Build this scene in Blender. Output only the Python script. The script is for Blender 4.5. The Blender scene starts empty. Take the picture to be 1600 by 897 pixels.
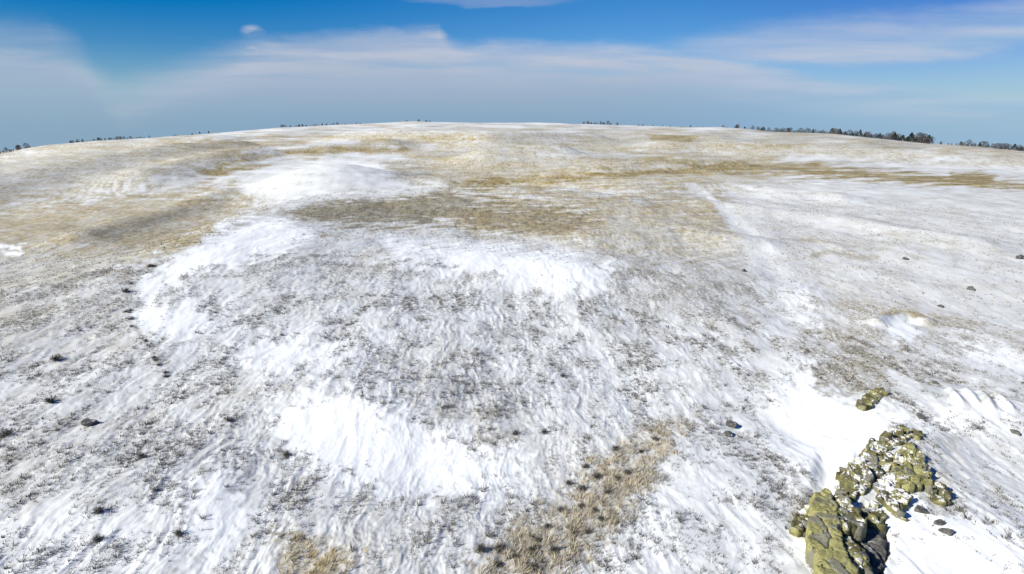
import bpy, math, random
import numpy as np
from math import radians, sin, cos, tan, pi, atan2, sqrt
random.seed(7)
rng = np.random.default_rng(11)
scene = bpy.context.scene
COL = scene.collection

# ------------------------------------------------------------------ camera, sky, sun, exposure
CAM_Z = 18.0
FPX = 900.0                       # focal length in pixels of the 1600 wide photograph
PITCH = radians(14.5)
cam_d = bpy.data.cameras.new('camera')
cam_d.sensor_width = 36.0
cam_d.lens = 36.0 * FPX / 1600.0
cam_d.clip_start = 0.5
cam_d.clip_end = 20000
cam = bpy.data.objects.new('camera', cam_d)
COL.objects.link(cam)
cam.location = (0, 0, CAM_Z)
cam.rotation_euler = (pi / 2 - PITCH, 0, 0)
scene.camera = cam

SUN_AZ = radians(-112)            # measured from the view axis, to the left and behind
SUN_EL = radians(33)
sun_d = bpy.data.lights.new('sun', 'SUN')
sun_d.energy = 4.2
sun_d.angle = radians(0.53)
sun_d.color = (1.0, 0.96, 0.86)
sun = bpy.data.objects.new('sun', sun_d)
COL.objects.link(sun)
sd = (sin(SUN_AZ) * cos(SUN_EL), cos(SUN_AZ) * cos(SUN_EL), sin(SUN_EL))
from mathutils import Vector
sun.rotation_euler = Vector(sd).to_track_quat('Z', 'Y').to_euler()
sun.location = (sd[0] * 100, sd[1] * 100, sd[2] * 100)

scene.view_settings.view_transform = 'Standard'
scene.view_settings.look = 'None'
scene.view_settings.gamma = 1.0
scene.view_settings.use_curve_mapping = False
scene.view_settings.exposure = 0.66


def pix_uv(px, py):
    """pixel of the photograph -> direction slopes (x/y, z/y)"""
    X = (px - 800.0) / FPX
    Y = -(py - 448.5) / FPX
    dy = cos(PITCH) + Y * sin(PITCH)
    dz = -sin(PITCH) + Y * cos(PITCH)
    return X / dy, dz / dy


# node helper ----------------------------------------------------
class NT:
    def __init__(s, tree):
        s.t = tree
        s.n = tree.nodes
        s.l = tree.links

    def node(s, kind, **kw):
        nd = s.n.new(kind)
        for k, v in kw.items():
            setattr(nd, k, v)
        return nd

    def put(s, sock, v):
        if v is None:
            return
        if isinstance(v, bpy.types.NodeSocket):
            s.l.new(v, sock)
        else:
            if sock.type == 'RGBA' and len(v) == 3:
                v = (*v, 1)
            sock.default_value = v

    def m(s, op, a, b=None, c=None, clamp=False):
        nd = s.node('ShaderNodeMath', operation=op)
        nd.use_clamp = clamp
        s.put(nd.inputs[0], a)
        s.put(nd.inputs[1], b)
        if c is not None:
            s.put(nd.inputs[2], c)
        return nd.outputs[0]

    def vm(s, op, a, b):
        nd = s.node('ShaderNodeVectorMath', operation=op)
        s.put(nd.inputs[0], a)
        s.put(nd.inputs[1], b)
        return nd.outputs[0]

    def rng(s, v, a, b, c=0.0, d=1.0, smooth=True):
        nd = s.node('ShaderNodeMapRange')
        nd.interpolation_type = 'SMOOTHSTEP' if smooth else 'LINEAR'
        s.put(nd.inputs['Value'], v)
        s.put(nd.inputs['From Min'], a)
        s.put(nd.inputs['From Max'], b)
        s.put(nd.inputs['To Min'], c)
        s.put(nd.inputs['To Max'], d)
        return nd.outputs[0]

    def mix(s, f, a, b):
        nd = s.node('ShaderNodeMix', data_type='RGBA')
        s.put(nd.inputs[0], f)
        s.put(nd.inputs[6], a)
        s.put(nd.inputs[7], b)
        return nd.outputs[2]

    def noise(s, vec, scale, detail=4, rough=0.55, dist=0.0):
        nd = s.node('ShaderNodeTexNoise')
        s.put(nd.inputs['Vector'], vec)
        nd.inputs['Scale'].default_value = scale
        nd.inputs['Detail'].default_value = detail
        nd.inputs['Roughness'].default_value = rough
        nd.inputs['Distortion'].default_value = dist
        return nd.outputs[0]

    def curve(s, v, pts):
        nd = s.node('ShaderNodeFloatCurve')
        c = nd.mapping.curves[0]
        c.points[0].location = pts[0]
        c.points[1].location = pts[-1]
        for p in pts[1:-1]:
            c.points.new(*p)
        for p in c.points:
            p.handle_type = 'VECTOR'
        nd.mapping.update()
        s.put(nd.inputs['Value'], v)
        return nd.outputs[0]


# world ----------------------------------------------------------
world = bpy.data.worlds.new('World')
scene.world = world
world.use_nodes = True
world.node_tree.nodes.clear()
w = NT(world.node_tree)
tc = w.node('ShaderNodeTexCoord').outputs['Generated']
sep = w.node('ShaderNodeSeparateXYZ')
w.put(sep.inputs[0], tc)
dx, dy, dz = sep.outputs
zc = w.m('MAXIMUM', dz, 0.004)
comb = w.node('ShaderNodeCombineXYZ')
w.put(comb.inputs[0], dx); w.put(comb.inputs[1], dy); w.put(comb.inputs[2], zc)
sky = w.node('ShaderNodeTexSky', sky_type='NISHITA')
sky.sun_disc = False
sky.sun_elevation = SUN_EL
sky.sun_rotation = SUN_AZ % (2 * pi)
sky.altitude = 900
sky.air_density = 1.0
sky.dust_density = 0.6
sky.ozone_density = 2.5
w.put(sky.inputs['Vector'], comb.outputs[0])
hs = w.node('ShaderNodeHueSaturation')
w.put(hs.inputs['Saturation'], w.rng(dx, -0.75, 0.2, 1.73, 1.50))
w.put(hs.inputs['Value'], w.m('MULTIPLY', w.rng(dx, -0.75, 0.0, 0.74, 1.02), w.rng(dx, 0.1, 0.65, 1.0, 0.78)))
w.put(hs.inputs['Color'], sky.outputs[0])
w.put(hs.inputs['Hue'], w.rng(dx, 0.2, 0.6, 0.510, 0.524))
skycol = hs.outputs[0]
ys = w.m('MAXIMUM', dy, 0.08)
u = w.m('DIVIDE', dx, ys)
v = w.m('DIVIDE', dz, ys)
VS = 0.45
un = w.m('MULTIPLY_ADD', u, 0.5, 0.5)


def vcurve(pts):
    out = []
    for px, py in pts:
        a, b = pix_uv(px, py)
        out.append((a * 0.5 + 0.5, max(0.0, b) / VS))
    out = [(0.0, out[0][1])] + out + [(1.0, out[-1][1])]
    return w.m('MULTIPLY', w.curve(un, out), VS)


uvv = w.node('ShaderNodeCombineXYZ')
w.put(uvv.inputs[0], u); w.put(uvv.inputs[1], w.m('MULTIPLY', v, 4.0))
n1 = w.noise(uvv.outputs[0], 3.0, 5, 0.55, 0.4)
n2 = w.noise(uvv.outputs[0], 9.0, 4, 0.6, 0.2)
streakv = w.node('ShaderNodeCombineXYZ')
w.put(streakv.inputs[0], w.m('MULTIPLY', w.m('ADD', u, w.m('MULTIPLY', v, 1.5)), 1.2)); w.put(streakv.inputs[1], w.m('MULTIPLY', v, 14.0))
n3 = w.noise(streakv.outputs[0], 2.6, 5, 0.55, 0.3)
wob = w.m('ADD', w.m('MULTIPLY', w.m('SUBTRACT', n1, 0.5), 0.030), w.m('MULTIPLY', w.m('SUBTRACT', n2, 0.5), 0.026))

bank = vcurve([(0, 44), (80, 50), (125, 80), (150, 112), (180, 136), (205, 132), (255, 112), (330, 88), (420, 66),
               (520, 52), (600, 47), (688, 43), (704, 62), (740, 70), (850, 68), (1000, 72), (1100, 84), (1200, 102),
               (1300, 124), (1450, 140), (1600, 150)])
vw = w.m('ADD', v, wob)
d_bank = w.m('SUBTRACT', bank, vw)
soft = w.rng(u, -0.70, -0.25, 0.060, 0.018)
m_bank = w.rng(d_bank, w.m('MULTIPLY', soft, -0.6), soft)
m_bank = w.m('MULTIPLY', m_bank, w.rng(w.m('ADD', n3, w.m('MULTIPLY', w.rng(v, 0.05, 0.12, .25, 0), 1.0)), 0.32, 0.62, 0.58, 1.0))
m_bank = w.m('MULTIPLY', m_bank, w.rng(u, -0.80, -0.25, 0.72, 0.98))
m_bank = w.m('MULTIPLY', m_bank, w.rng(u, 0.30, 0.75, 1.0, 0.62))
# upper right sheet
s_top = vcurve([(980, 78), (1080, 52), (1200, 28), (1350, 14), (1480, 8), (1600, -10)])
s_bot = vcurve([(980, 82), (1080, 96), (1200, 102), (1340, 108), (1450, 98), (1600, 76)])
m_sh = w.m('MULTIPLY', w.rng(w.m('SUBTRACT', s_top, vw), -0.01, 0.035), w.rng(w.m('SUBTRACT', vw, s_bot), -0.008, 0.014))
m_sh = w.m('MULTIPLY', m_sh, w.rng(u, 0.15, 0.32))
ridge = vcurve([(1100, 110), (1330, 84), (1600, 52)])
m_rd = w.rng(w.m('ABSOLUTE', w.m('SUBTRACT', vw, ridge)), 0.0, 0.03, 1.0, 0.0)
m_sh = w.m('MULTIPLY', m_sh, w.m('ADD', w.rng(n3, 0.3, 0.7, 0.42, 0.62), w.m('MULTIPLY', m_rd, 0.32), clamp=True))


def blob(px, py, ru, rv, amt):
    a, b = pix_uv(px, py)
    q = w.m('ADD', w.m('POWER', w.m('ABSOLUTE', w.m('DIVIDE', w.m('SUBTRACT', w.m('ADD', u, w.m('MULTIPLY', wob, 1.2)), a), ru)), 2.0),
            w.m('POWER', w.m('ABSOLUTE', w.m('DIVIDE', w.m('SUBTRACT', vw, b), rv)), 2.0))
    return w.rng(q, 0.0, 1.0, amt, 0.0)


m_b1 = w.m('MULTIPLY', blob(394, 62, 0.026, 0.028, 0.9), w.rng(n2, 0.38, 0.58, 0.15, 1.0))
m_b2 = blob(770, 0, 0.16, 0.013, 0.26)
m_b3 = blob(1598, 18, 0.03, 0.05, 0.4)
front = w.m('MULTIPLY', w.rng(dy, 0.15, 0.35), w.rng(v, 0.40, 0.30))
masks = w.m('MAXIMUM', w.m('MAXIMUM', m_bank, m_sh), w.m('MAXIMUM', w.m('MAXIMUM', m_b1, m_b2), m_b3))
masks = w.m('MULTIPLY', masks, front)
# the rest of the sky, out of the picture: thin patchy cirrus
n4 = w.noise(tc, 2.2, 6, 0.6, 0.4)
rest = w.m('MULTIPLY', w.rng(n4, 0.52, 0.75, 0.0, 0.45), w.m('SUBTRACT', 1.0, w.m('MULTIPLY', w.rng(dy, 0.1, 0.35), w.rng(v, 0.45, 0.30))))
masks = w.m('MAXIMUM', masks, rest)
low = w.rng(v, 0.0, 0.17)
cloudcol = w.mix(low, (2.0, 3.25, 4.6), (4.25, 4.65, 5.65))
cloudcol = w.mix(w.rng(u, 0.0, 0.9, 0.0, 1.0), cloudcol, (2.45, 4.1, 6.1))
edge_hi = w.m('MULTIPLY', w.rng(d_bank, 0.0, 0.075, 1.0, 0.0), w.rng(n3, 0.35, 0.65, 0.15, 0.85))
cloudcol = w.mix(w.m('MULTIPLY', edge_hi, 0.75), cloudcol, (5.1, 5.3, 6.1))
haze = w.rng(dz, 0.0, 0.13, 0.72, 0.0)
skyh = w.mix(haze, skycol, (2.0, 3.45, 5.1))
final = w.mix(masks, skyh, cloudcol)
bg = w.node('ShaderNodeBackground')
w.put(bg.inputs[0], final)
bg.inputs[1].default_value = 0.074
wo = w.node('ShaderNodeOutputWorld')
w.l.new(bg.outputs[0], wo.inputs[0])

# ------------------------------------------------------------------ noise and terrain functions
_perm = np.random.default_rng(3).permutation(256).astype(np.int32)
_perm = np.concatenate([_perm, _perm])
_ga = np.random.default_rng(4).random(256) * 2 * pi
_gx, _gy = np.cos(_ga), np.sin(_ga)


def perlin(x, y, seed=0):
    x = np.asarray(x, float) + seed * 17.31
    y = np.asarray(y, float) + seed * 9.77
    xi = np.floor(x).astype(np.int64); yi = np.floor(y).astype(np.int64)
    xf = x - xi; yf = y - yi
    xi &= 255; yi &= 255
    fx = xf * xf * xf * (xf * (xf * 6 - 15) + 10)
    fy = yf * yf * yf * (yf * (yf * 6 - 15) + 10)

    def g(ix, iy, ax, ay):
        h = _perm[_perm[ix & 255] + (iy & 255)]
        return _gx[h] * ax + _gy[h] * ay
    a = g(xi, yi, xf, yf); b = g(xi + 1, yi, xf - 1, yf)
    c = g(xi, yi + 1, xf, yf - 1); d = g(xi + 1, yi + 1, xf - 1, yf - 1)
    return ((a + (b - a) * fx) * (1 - fy) + (c + (d - c) * fx) * fy) * 1.5


def fbm(x, y, oct=4, seed=0, gain=0.5):
    s = 0; a = 1.0
    for o in range(oct):
        s = s + a * perlin(x, y, seed + o * 3)
        x = x * 2.03; y = y * 2.03; a *= gain
    return s


def sst(a, b, x):
    t = np.clip((x - a) / (b - a), 0, 1)
    return t * t * (3 - 2 * t)


SKYL = [(-400, 262), (-120, 250), (0, 240), (40, 233), (75, 227), (150, 220), (225, 216), (300, 211), (440, 200), (560, 196), (650, 192),
        (800, 193), (920, 195), (1060, 199), (1130, 201), (1200, 206), (1300, 210), (1400, 219), (1450, 224), (1530, 229),
        (1600, 236), (1750, 246), (2000, 262)]
_sk = np.array([pix_uv(a, b) for a, b in SKYL])
RIDGE = 900.0


def project(x, y, z):
    """ground point -> where it lies on the traced map of the photograph (1600 px wide)"""
    zz = z - CAM_Z
    f = y * cos(PITCH) - zz * sin(PITCH)
    up = y * sin(PITCH) + zz * cos(PITCH)
    f = np.where(f > 0.5, f, 0.5)
    return 800 + FPX * x / f, 448.5 - FPX * up / f


def H0(x, y):
    """large landform: level ground below the drone, rising to the far upland"""
    yy = np.maximum(y, 1.0)
    uu = np.clip(x / np.maximum(yy, 60.0), -1.25, 1.25)
    vr = np.interp(uu, _sk[:, 0], _sk[:, 1])
    zr = CAM_Z + RIDGE * vr
    s = sst(60, RIDGE, yy)
    z = zr * s
    z = z - 110 * sst(RIDGE + 10, 3000, yy) - 25 * sst(600, 4000, np.abs(x) - 1.2 * yy)
    amp = sst(150, 500, yy) * (1 - sst(700, 880, yy))
    z = z + amp * 3.0 * perlin(x / 140, y / 90, 5) + amp * 1.3 * perlin(x / 45, y / 35, 6)
    z = z + 0.5 * perlin(x / 38, y / 30, 7) * sst(14, 60, np.hypot(x, y)) * (1 - sst(400, 800, yy))
    return z


def at0(px, py, lift=0.0, fn=None):
    fn = fn or H0
    a, b = pix_uv(px, py)
    ys_ = np.concatenate([np.linspace(8, 120, 900), np.geomspace(121, 1400, 1600)])
    g = CAM_Z + b * ys_ - (fn(a * ys_, ys_) + lift)
    k = np.where(g < 0)[0]
    if len(k) == 0:
        k = [int(np.argmin(g))]
    k = k[0]
    if k > 0:
        t = g[k - 1] / (g[k - 1] - g[k]) if g[k - 1] != g[k] else 0
        yv = ys_[k - 1] + (ys_[k] - ys_[k - 1]) * min(max(t, 0), 1)
    else:
        yv = ys_[0]
    return a * yv, yv


def poly_sdf(X, Y, P):
    """signed distance to a polygon, positive inside"""
    P = np.asarray(P, float)
    d = np.full(X.shape, 1e18)
    inside = np.zeros(X.shape, bool)
    n = len(P)
    for i in range(n):
        ax, ay = P[i]; bx, by = P[(i + 1) % n]
        ex, ey = bx - ax, by - ay
        wx, wy = X - ax, Y - ay
        t = np.clip((wx * ex + wy * ey) / (ex * ex + ey * ey + 1e-12), 0, 1)
        d = np.minimum(d, (wx - ex * t) ** 2 + (wy - ey * t) ** 2)
        c = ((ay > Y) != (by > Y)) & (X < (bx - ax) * (Y - ay) / (by - ay + 1e-12) + ax)
        inside ^= c
    d = np.sqrt(d)
    return np.where(inside, d, -d)


def line_dist(X, Y, P):
    P = np.asarray(P, float)
    d = np.full(X.shape, 1e18)
    for i in range(len(P) - 1):
        ax, ay = P[i]; bx, by = P[i + 1]
        ex, ey = bx - ax, by - ay
        wx, wy = X - ax, Y - ay
        t = np.clip((wx * ex + wy * ey) / (ex * ex + ey * ey + 1e-12), 0, 1)
        d = np.minimum(d, (wx - ex * t) ** 2 + (wy - ey * t) ** 2)
    return np.sqrt(d)


def ground(pts, lift=0.0):
    return np.array([at0(a, b, lift) for a, b in pts])


# valley beyond and left of the near knoll; the crest is its near edge
CREST = ground([(105, 540), (150, 475), (200, 436), (270, 402), (345, 362), (420, 333), (520, 313), (700, 303), (860, 302), (1000, 312), (1120, 330)], 3.0)
VALLEY = np.concatenate([CREST, [[320, 180], [320, 420], [-3000, 420], [-3000, 20], [-60, 15]]])
HILLC = ground([(390, 283), (470, 272), (560, 270), (640, 282)])
RIDGES = [(ground([(230, 272), (420, 246), (600, 236)]), 5.0, 17), (ground([(-150, 300), (60, 280), (200, 262), (350, 242)]), 7.0, 24),
          (ground([(700, 276), (950, 266), (1130, 260)]), 3.0, 13), (ground([(40, 244), (180, 232), (320, 225)]), 5.0, 30),
          (ground([(1050, 236), (1300, 243), (1620, 266)]), 5.0, 22), (ground([(560, 222), (760, 226), (900, 222)]), 6.0, 26),
          (ground([(900, 300), (1130, 296), (1300, 312)]), 1.6, 9), (ground([(1330, 226), (1420, 232), (1600, 246)]), 2.6, 26),
          (ground([(120, 330), (230, 305), (330, 290)]), 2.6, 9), (ground([(760, 250), (860, 244)]), 5.0, 16),
          (ground([(1120, 330), (1300, 345), (1500, 380)]), 1.0, 7), 
          (ground([(930, 380), (1060, 372), (1150, 384)]), 1.1, 7)]
TRACK = ground([(1050, 282), (1110, 318), (1170, 370), (1212, 432), (1226, 500), (1196, 570), (1150, 630), (1135, 700), (1130, 790), (1125, 960)])
LEDGE = ground([(1366, 508), (1385, 498), (1405, 494), (1430, 496), (1445, 502)])
SCOOP = ground([(1284, 708), (1266, 786), (1320, 792), (1348, 757), (1315, 738)])
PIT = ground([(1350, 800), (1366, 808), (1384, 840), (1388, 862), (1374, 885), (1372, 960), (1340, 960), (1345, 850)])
FINS = [ground([(1555, 628), (1575, 650)]), ground([(1483, 618), (1496, 640)]), ground([(1508, 618), (1522, 642)]),
        ground([(1530, 622), (1546, 650)])]


def local(fn, X, Y, P, pad):
    """evaluate fn only near P"""
    P = np.asarray(P)
    out = np.zeros(X.shape)
    m = (X > P[:, 0].min() - pad) & (X < P[:, 0].max() + pad) & (Y > P[:, 1].min() - pad) & (Y < P[:, 1].max() + pad)
    if m.any():
        out[m] = fn(X[m], Y[m])
    return out


_mound = at0(450, 380)
_cornl = ground([(205, 445), (206, 500), (240, 560), (270, 600)])
RI = ground([(1330, 770), (1380, 730), (1420, 700)])


def Hm(x, y):
    z = H0(x, y)
    def valley(a, b):
        ins = poly_sdf(a, b, VALLEY) > 0
        dc = line_dist(a, b, CREST)
        f = sst(-2.5, 20.0, np.where(ins, dc, -dc)) * (1 - sst(185, 330, b)) * sst(-1300, -500, a)
        return 8.5 * f * (1 - sst(-5, 45, a)) * sst(50, 82, b)
    z = z - local(valley, x, y, VALLEY, 5)
    hc = HILLC.mean(0)
    for RL, rh, rw in RIDGES:
        z = z + local(lambda a, b: 1.35 * rh * np.exp(-(line_dist(a, b, RL) / rw) ** 2), x, y, RL, rw * 3)
    # rounded shoulder of the knoll, facing the sun
    z = z + local(lambda a, b: 5.0 * np.exp(-(line_dist(a, b, CREST[3:9]) / 34.0) ** 2), x, y, CREST[3:9], 110)
    hc = HILLC.mean(0)
    z = z + 11.0 * np.exp(-((x - hc[0] - .25 * (y - hc[1])) / 34.0) ** 2 - ((y - hc[1]) / 26.0) ** 2)
    z = z - local(lambda a, b: 0.13 * np.exp(-(line_dist(a, b, TRACK) / 1.6) ** 2), x, y, TRACK, 5)
    # low swell carrying the bright snow field, and a hollow before the outcrop
    for (px, py, sx, sy, hh) in ((560, 640, 9, 5, 0.9), (760, 740, 8, 3.5, -0.5), (850, 440, 22, 12, 1.6), (1250, 660, 5, 4, -0.5),
                                 (1480, 830, 4, 3, 0.45), (1150, 800, 3, 7, 0.35), (250, 800, 7, 5, 0.5), (1500, 640, 8, 3, 0.5)):
        cx, cy = at_cache[(px, py)]
        z = z + hh * np.exp(-((x - cx) / sx) ** 2 - ((y - cy) / sy) ** 2)
    return z


at_cache = {(a, b): at0(a, b) for a, b in ((560, 640), (760, 740), (850, 440), (1250, 660), (1480, 830), (1150, 800), (250, 800), (1500, 640))}


def small_forms(x, y):
    z = 0 * x
    z = z - local(lambda a, b: 0.42 * sst(-0.45, 0.55, poly_sdf(a, b, SCOOP)) *
                  np.clip(1.0 - line_dist(a, b, SCOOP[:2]) / 3.1, 0.0, 1) , x, y, SCOOP, 1)
    z = z - local(lambda a, b: 2.2 * sst(-0.25, 0.5, poly_sdf(a, b, PIT)), x, y, PIT, 2)  # pit dug so the gap beside the boulders turns darker
    z = z + local(lambda a, b: 0.55 * np.exp(-(line_dist(a, b, LEDGE) / 0.9) ** 2), x, y, LEDGE, 4)
    for F in FINS:
        z = z + local(lambda a, b: 0.32 * np.exp(-(line_dist(a, b, F) / 0.3) ** 2), x, y, F, 2)
    # banked drift around the outcrop
    z = z + local(lambda a, b: 0.5 * np.exp(-(line_dist(a, b, RI) / 2.2) ** 2), x, y, RI, 8)
    return z


# ground cover as traced patches: outline, feather, grass amount, warmth (0 grey .. 1 straw), strength
#   (outline in photo pixels, feather px, grass, warmth, smoothness)
PATCH = [
    # wide zones first
    ([(-300, 232), (-300, 330), (0, 322), (300, 275), (520, 232), (300, 212)], 14, .64, .36, .4),
    ([(-300, 330), (0, 320), (330, 290), (420, 300), (330, 370), (240, 405), (0, 470), (-300, 520)], 22, .76, .68, .3),
    ([(-300, 395), (0, 385), (200, 392), (100, 470), (-300, 560)], 26, .62, .25, .4),
    ([(-300, 215), (300, 216), (560, 200), (1700, 200), (1700, 262), (1130, 245), (650, 235), (300, 262)], 12, .60, .60, .4),
    ([(600, 232), (1150, 225), (1300, 262), (1150, 300), (700, 300), (640, 262)], 14, .62, .70, .4),
    ([(500, 318), (700, 300), (1000, 285), (1180, 300), (1150, 400), (1000, 398), (800, 372), (600, 348)], 42, .72, .72, .3),
    ([(560, 312), (700, 305), (900, 330), (1000, 372), (860, 372), (640, 340)], 16, 1.0, .62, .2),
    ([(430, 336), (520, 312), (700, 302), (760, 322), (660, 348), (500, 350)], 10, 1.0, .42, .2),
    ([(1150, 300), (1700, 300), (1700, 560), (1300, 560), (1230, 450), (1150, 400)], 26, .40, .28, .75),
    ([(1200, 360), (1400, 370), (1500, 480), (1300, 520), (1230, 450)], 30, .42, .42, .5),
    ([(950, 400), (1180, 390), (1215, 500), (1000, 500)], 26, .46, .10, .5),
    ([(300, 440), (700, 440), (1000, 470), (880, 640), (560, 600), (320, 520)], 34, .33, .10, .2),
    ([(840, 500), (1160, 500), (1120, 620), (860, 680)], 30, .32, .04, .4),
    ([(0, 470), (200, 440), (230, 560), (0, 620), (-300, 600)], 20, .47, .30, .3),
    ([(-300, 580), (240, 560), (430, 640), (380, 780), (0, 830), (-300, 830)], 34, .42, .08, .2),
    ([(-300, 800), (350, 800), (330, 1000), (-300, 1000)], 30, .27, .05, .4),
    ([(380, 800), (700, 780), (720, 1000), (380, 1000)], 30, .40, .22, .2),
    ([(960, 700), (1230, 560), (1230, 1000), (900, 1000)], 40, .24, .06, .6),
    ([(1240, 560), (1700, 560), (1700, 720), (1450, 700), (1300, 620)], 26, .34, .10, .7),
    ([(980, 345), (1080, 368), (1160, 392), (1120, 410), (1000, 392), (900, 376)], 26, .60, .50, .2),
    # the hill in the middle distance
    ([(385, 272), (470, 253), (600, 250), (640, 272), (600, 292), (440, 318), (380, 300)], 10, .30, .2, .7),
    ([(600, 250), (650, 262), (680, 285), (640, 296), (605, 268)], 8, .85, .30, .2),  # dark cover painted for the shade on the hill's right side
    ([(560, 268), (650, 290), (600, 300), (500, 300)], 16, .26, .1, .7),
    # straw coloured draws
    ([(300, 268), (450, 236), (600, 226), (640, 232), (450, 248), (330, 276)], 4, .92, 1.0, .2),
    ([(540, 215), (700, 212), (760, 218), (560, 222)], 4, .72, .9, .2),
    ([(600, 296), (780, 278), (940, 268), (1130, 262), (1140, 270), (940, 278), (720, 296)], 4, .92, 1.0, .2),
    ([(1010, 250), (1130, 253), (1300, 262), (1440, 272), (1620, 285), (1620, 298), (1400, 284), (1130, 268)], 6, .90, 1.0, .2),
    ([(1480, 268), (1560, 274), (1550, 290), (1490, 286)], 5, 1.0, 1.0, .2),
    ([(1010, 212), (1090, 213), (1080, 222), (1020, 220)], 3, .85, 1.0, .2),
    ([(1120, 222), (1260, 228), (1250, 234), (1120, 228)], 3, .74, .8, .2),
    ([(250, 225), (430, 214), (470, 222), (380, 244), (280, 240)], 8, .74, .72, .2),
    ([(260, 375), (340, 350), (420, 322), (440, 325), (350, 362), (270, 398)], 6, .74, .85, .2),
    ([(430, 830), (500, 835), (552, 860), (540, 1000), (440, 1000)], 16, .52, .95, .1),
    # bare drifted snow
    ([(330, 356), (420, 320), (520, 300), (640, 288), (720, 294), (520, 309), (425, 331), (345, 362)], 5, .34, .35, .5),
    ([(215, 432), (290, 398), (352, 360), (425, 337), (490, 362), (430, 402), (300, 425), (225, 470)], 10, .02, .1, 1),
    ([(600, 372), (760, 385), (890, 392), (950, 420), (950, 462), (850, 458), (740, 425), (620, 405)], 14, .03, .0, 1),
    ([(210, 480), (300, 468), (350, 500), (300, 535), (220, 520)], 14, .06, .05, 1),
    ([(360, 540), (480, 520), (560, 545), (500, 585), (400, 585)], 16, .10, .0, .8),
    ([(430, 640), (520, 610), (600, 640), (700, 690), (800, 735), (760, 775), (640, 775), (560, 760), (490, 720), (440, 690)], 20, .0, .0, 1),
    ([(290, 760), (350, 740), (400, 800), (330, 880), (300, 820)], 18, .06, .0, 1),
    ([(700, 700), (820, 720), (800, 760), (700, 770)], 14, .10, .0, .8),
    ([(1190, 600), (1260, 570), (1330, 620), (1400, 650), (1400, 690), (1340, 740), (1300, 770), (1240, 720), (1190, 670)], 16, .03, .0, 1),
    ([(1380, 780), (1460, 770), (1620, 830), (1620, 1000), (1370, 1000), (1390, 850)], 22, .04, .0, 1),
    ([(1410, 640), (1560, 630), (1590, 670), (1450, 670)], 12, .16, .0, .9),
    ([(1380, 505), (1420, 502), (1450, 535), (1400, 530)], 6, .02, .0, 1),
    ([(1280, 790), (1268, 850), (1230, 880), (1240, 830)], 6, .02, .1, 1),
    ([(0, 386), (35, 385), (32, 394), (0, 395)], 7, .0, .1, 1),
    ([(1480, 520), (1600, 560), (1600, 590), (1520, 560)], 10, .12, .0, .8),
    ([(1215, 440), (1260, 450), (1290, 500), (1240, 520)], 12, .12, .0, .8),
    # worn hollows with thin cover
    ([(1060, 640), (1080, 660), (1020, 760), (960, 830), (860, 900), (700, 1000), (640, 1000), (760, 880), (880, 760), (980, 680)], 12, .50, .50, .1),
    ([(930, 730), (1000, 700), (990, 770), (900, 880), (780, 980), (720, 900), (860, 790)], 22, .60, .50, .1),
    ([(1270, 580), (1330, 545), (1395, 555), (1395, 605), (1340, 620), (1280, 610)], 8, .55, .30, .1),
    ([(1430, 680), (1500, 690), (1500, 780), (1450, 750)], 10, .40, .30, .3),
    ([(1450, 770), (1510, 775), (1500, 800), (1450, 800)], 7, .40, .30, .3),
]
STREAKS = [  # thin dark lines of grass caught along edges: line, half width px, grass, warmth
    ([(262, 405), (215, 432), (198, 458), (202, 500), (222, 530), (245, 565), (262, 590)], 3, .62, .15),
    ([(1270, 400), (1300, 393), (1330, 400), (1370, 402)], 4, .8, .55),
    ([(1200, 372), (1290, 378), (1380, 392)], 3, .6, .4),
    ([(1372, 500), (1405, 494), (1440, 498)], 3, .95, .75),
    ([(1100, 300), (1150, 345)], 3, .0, .1),
    ([(1530, 632), (1556, 622)], 2, .6, .2),
    ([(640, 246), (700, 240)], 2, .7, .8),
    ([(380, 238), (470, 228), (560, 221)], 3, .22, .3),
    ([(350, 262), (440, 247), (560, 240)], 3, .1, .5),
    ([(840, 241), (900, 239), (980, 241)], 2, .35, .3),
]


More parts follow.
